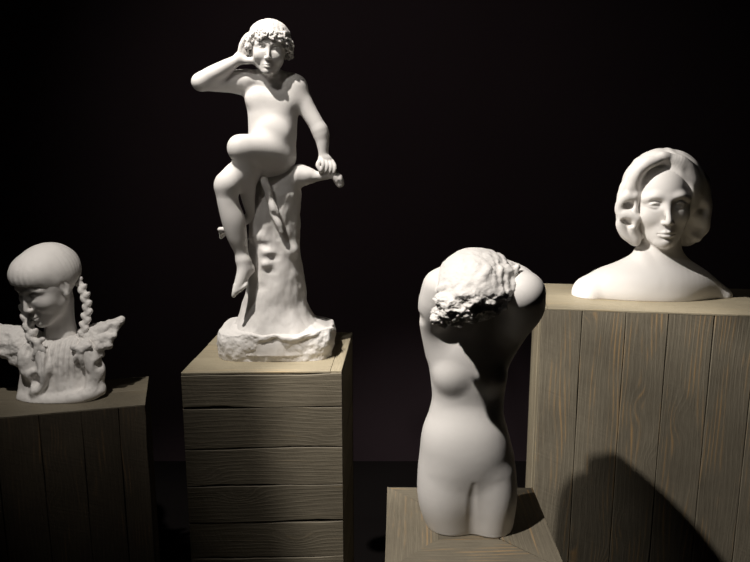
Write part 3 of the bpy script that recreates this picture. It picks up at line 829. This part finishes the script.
    f.ball(S.P(248.5, 269, -22), np.array([6.3, 7, 6.5])*s, None, 5*s)
    f.chain(S.Q([(244, 262, -26, 6.5), (243.5, 272, -28, 6.6), (240.5, 282, -31, 5.8), (238, 288, -33, 4.8)]), 5*s)
    for i in range(5):
        x = 234.6 + i*2.6
        f.chain(S.Q([(x+1.2, 285-i*0.6, -34+i*0.6, 2.5 if i == 0 else 2.1), (x-0.2+i*0.1, 292-i*1.5, -37+i*0.6, 2.4 if i == 0 else 1.9), (x-0.8, 295.5-i*2.0, -37+i*0.6, 2.2 if i == 0 else 1.6)]), 0.7*s, n=2)
    R = rot(7, 2, 5)
    hc = S.P(269, 49.5, -9); HS = 49.5*s
    head(f, hc, HS, R, child=True, ears=(1, 0))
    v, q = f.mesh(); v = relax(v, q, 1, 0.5)
    link_mesh('body', v, q, M_white, root, org)
    # hair : smooth cap and a wreath of curls
    g = S.field(238, 302, 14, 72, -34, 32, 0.42, 5)
    T = lambda p: hc + R @ (np.array(p, float)*HS)
    g.ball(T((0, .08, .20)), np.array([.41, .44, .375])*HS, R, 0)
    g.ball(T((0, -.36, -.17)), np.array([.30, .32, .32])*HS, R, .03*HS, True)
    g.ball(T((0, .1, -.35)), np.array([.5, .5, .30])*HS, R, .05*HS, True)
    rs = random.Random(8)
    for i in range(150):
        a = rs.uniform(-PI, PI); el = rs.uniform(-.10, .20) if abs(a) > 0.85 else rs.uniform(.16, .27)
        rr = .435 if el < .15 else .405
        x = math.sin(a)*rr*0.98; y = .08 - math.cos(a)*rr*1.08
        if abs(a) > 0.85 and abs(a) < 1.25: el = rs.uniform(0.0, .2)
        # each curl is a little ring
        ra = rs.uniform(.038, .058); c0 = np.array([x, y, el]); out = unit(np.array([x, (y-.08), .1]))
        t1 = unit(np.cross(out, (0, 0, 1))); t2 = np.cross(out, t1)
        ph = rs.uniform(0, 6.28)
        pts = []
        for j in range(6):
            th = ph + j*1.0
            pts.append((*T(c0 + t1*ra*math.cos(th) + t2*ra*math.sin(th) + out*(.012*j - .02)), (.030 - .002*j)*HS))
        g.chain(pts, .008*HS, n=1)
    v, q = g.mesh(); n = normals(v, q)
    loc = ((v-hc)/HS) @ R
    a = np.arctan2(loc[:, 0], -loc[:, 1]); top = sstep(.25, .4, loc[:, 2])
    v = v + n*((top*(0.12*np.sin(a*18 + 3*fbm(loc*3, 2, 5)) + .5*fbm(loc*6, 2, 2)) + 0.3*fbm(loc*22, 2, 1))*s)[:, None]
    link_mesh('hair', v, q, M_hair, root, org)
    # tree stump
    t = S.field(230, 352, 160, 350, -44, 48, 0.75, 14)
    t.loft(S.st([(170, 266, 290, 12, 15, 2.0), (180, 257, 297, 10, 22, 2.1), (192, 253, 301, 8, 25, 2.2), (205, 250, 300, 8, 26, 2.2), (225, 249, 300, 8, 27, 2.2), (250, 249, 301, 7, 28, 2.2), (270, 250, 302.5, 6, 29, 2.2),
                 (285, 248.5, 304.5, 4, 30, 2.2), (302, 244, 307, 2, 32, 2.2), (316, 239, 313, 0, 36, 2.3), (328, 230, 322, -1, 40, 2.4), (345, 226, 326, -1, 42, 2.5)]), 0, 0, 8*s)
    t.chain(S.Q([(262, 176, 8, 9), (276, 178, 8, 10), (287, 178, 4, 11), (298, 176, 0, 10), (309, 175.5, -2, 7)]), 8*s)
    t.chain(S.Q([(300, 175, -1, 8.5), (312, 176, -3, 6.5), (322, 176, -6, 5.2), (331, 174, -8, 5)]), 5*s)
    # strap of bark / twig hanging at the front
    t.chain(S.Q([(264, 180, -20, 4), (268, 190, -22, 4.2), (270, 198, -21, 2.6)]), 2*s)
    t.chain(S.Q([(268, 196, -20, 3), (273, 207, -22, 4.2), (277, 213, -22, 3)]), 2*s)
    t.chain(S.Q([(273, 212, -20, 2.6), (278, 222, -22, 3.6), (281, 231, -22, 2.4)]), 2*s)
    for (x, y, d, r) in ((268, 252, -20, 4), (267, 264, -22, 3), (289, 250, -8, 8), (258, 236, -12, 6)):
        t.ball(S.P(x, y, d), np.array([r*1.2, r, r*0.8])*s, None, 7*s)
    for (x, y, d, r) in ((272, 272, -26, 4), (262, 245, -21, 4), (283, 238, -22, 5), (276, 258, -24, 3.5)):
        t.ball(S.P(x, y, d), np.array([r*1.2, r*.6, r*0.4])*s, None, 4*s, True)
    v, q = t.mesh(); n = normals(v, q); p = v/s
    bark = fbm(p*np.array([.09, .09, .045]), 3, 3)*0.8 + fbm(p*.05, 2, 7)*1.5
    v = v + n*(bark*s)[:, None]
    v[:, 2] = np.maximum(v[:, 2], ZC + 0.01)
    ts = link_mesh('tree_stump', v, q, M_base, root, org)
    # broken branch end held by the hand
    e = S.field(318, 352, 160, 194, -26, 14, 0.5, 4)
    e.chain(S.Q([(329, 173.5, -8, 4.8), (335, 175, -9, 4.6), (338.5, 180, -9, 5), (339.5, 183.5, -9, 4.2)]), 2*s)
    v, q = e.mesh(); n = normals(v, q); v = v + n*(0.6*fbm(v/s*.2, 2, 3)*s)[:, None]
    link_mesh('branch_end', v, q, M_base, root, org)
    # base block
    b = S.field(212, 344, 304, 372, -46, 62, 0.7, 8)
    za = ZC - 0.002; zt = S.P(277, 336, -38)[2]
    cx = (S.P(220, 345, 0)[0]+S.P(335, 345, 0)[0])/2; rx = (S.P(334, 345, 0)[0]-S.P(221.5, 345, 0)[0])/2
    b.loft([(za, cx, S.Y0+4*s, rx*0.985, 44*s, 4.4), (za+0.3*(zt-za), cx, S.Y0+4*s, rx*0.995, 45*s, 4.4), (zt-0.1*(zt-za), cx, S.Y0+4*s, rx*1.0, 44*s, 4.2), (zt+0.001, cx, S.Y0+4*s, rx*0.985, 43*s, 4.0)], 0, 0, 1.5*s)
    b.loft([(zt-0.01, cx, S.Y0+2*s, rx*0.92, 40*s, 3.0), (zt+0.012, cx, S.Y0+3*s, rx*0.78, 36*s, 2.6), (zt+0.026, cx-2*s, S.Y0+3*s, rx*0.55, 30*s, 2.2)], 6*s, 0, 3*s)
    b.chain([(*S.P(222, 333, -12), 3*s), (*S.P(245, 335, -36), 3*s), (*S.P(262, 339, -40), 3.2*s), (*S.P(275, 336, -41), 2.4*s), (*S.P(293, 339, -41), 3.2*s), (*S.P(312, 334, -37), 2.6*s), (*S.P(331, 329, -14), 2.6*s)], 3*s)
    b.cut_below(za+0.001)
    v, q = b.mesh(); n = normals(v, q); p = v/s
    sidef = sstep(.8, .3, n[:, 2])
    v = v + n*((fbm(p*.09, 4, 3)*(0.7+1.0*sidef))*s)[:, None]
    v[:, 2] = np.maximum(v[:, 2], ZC)
    link_mesh('base', v, q, M_base, root, org)
build_youth()
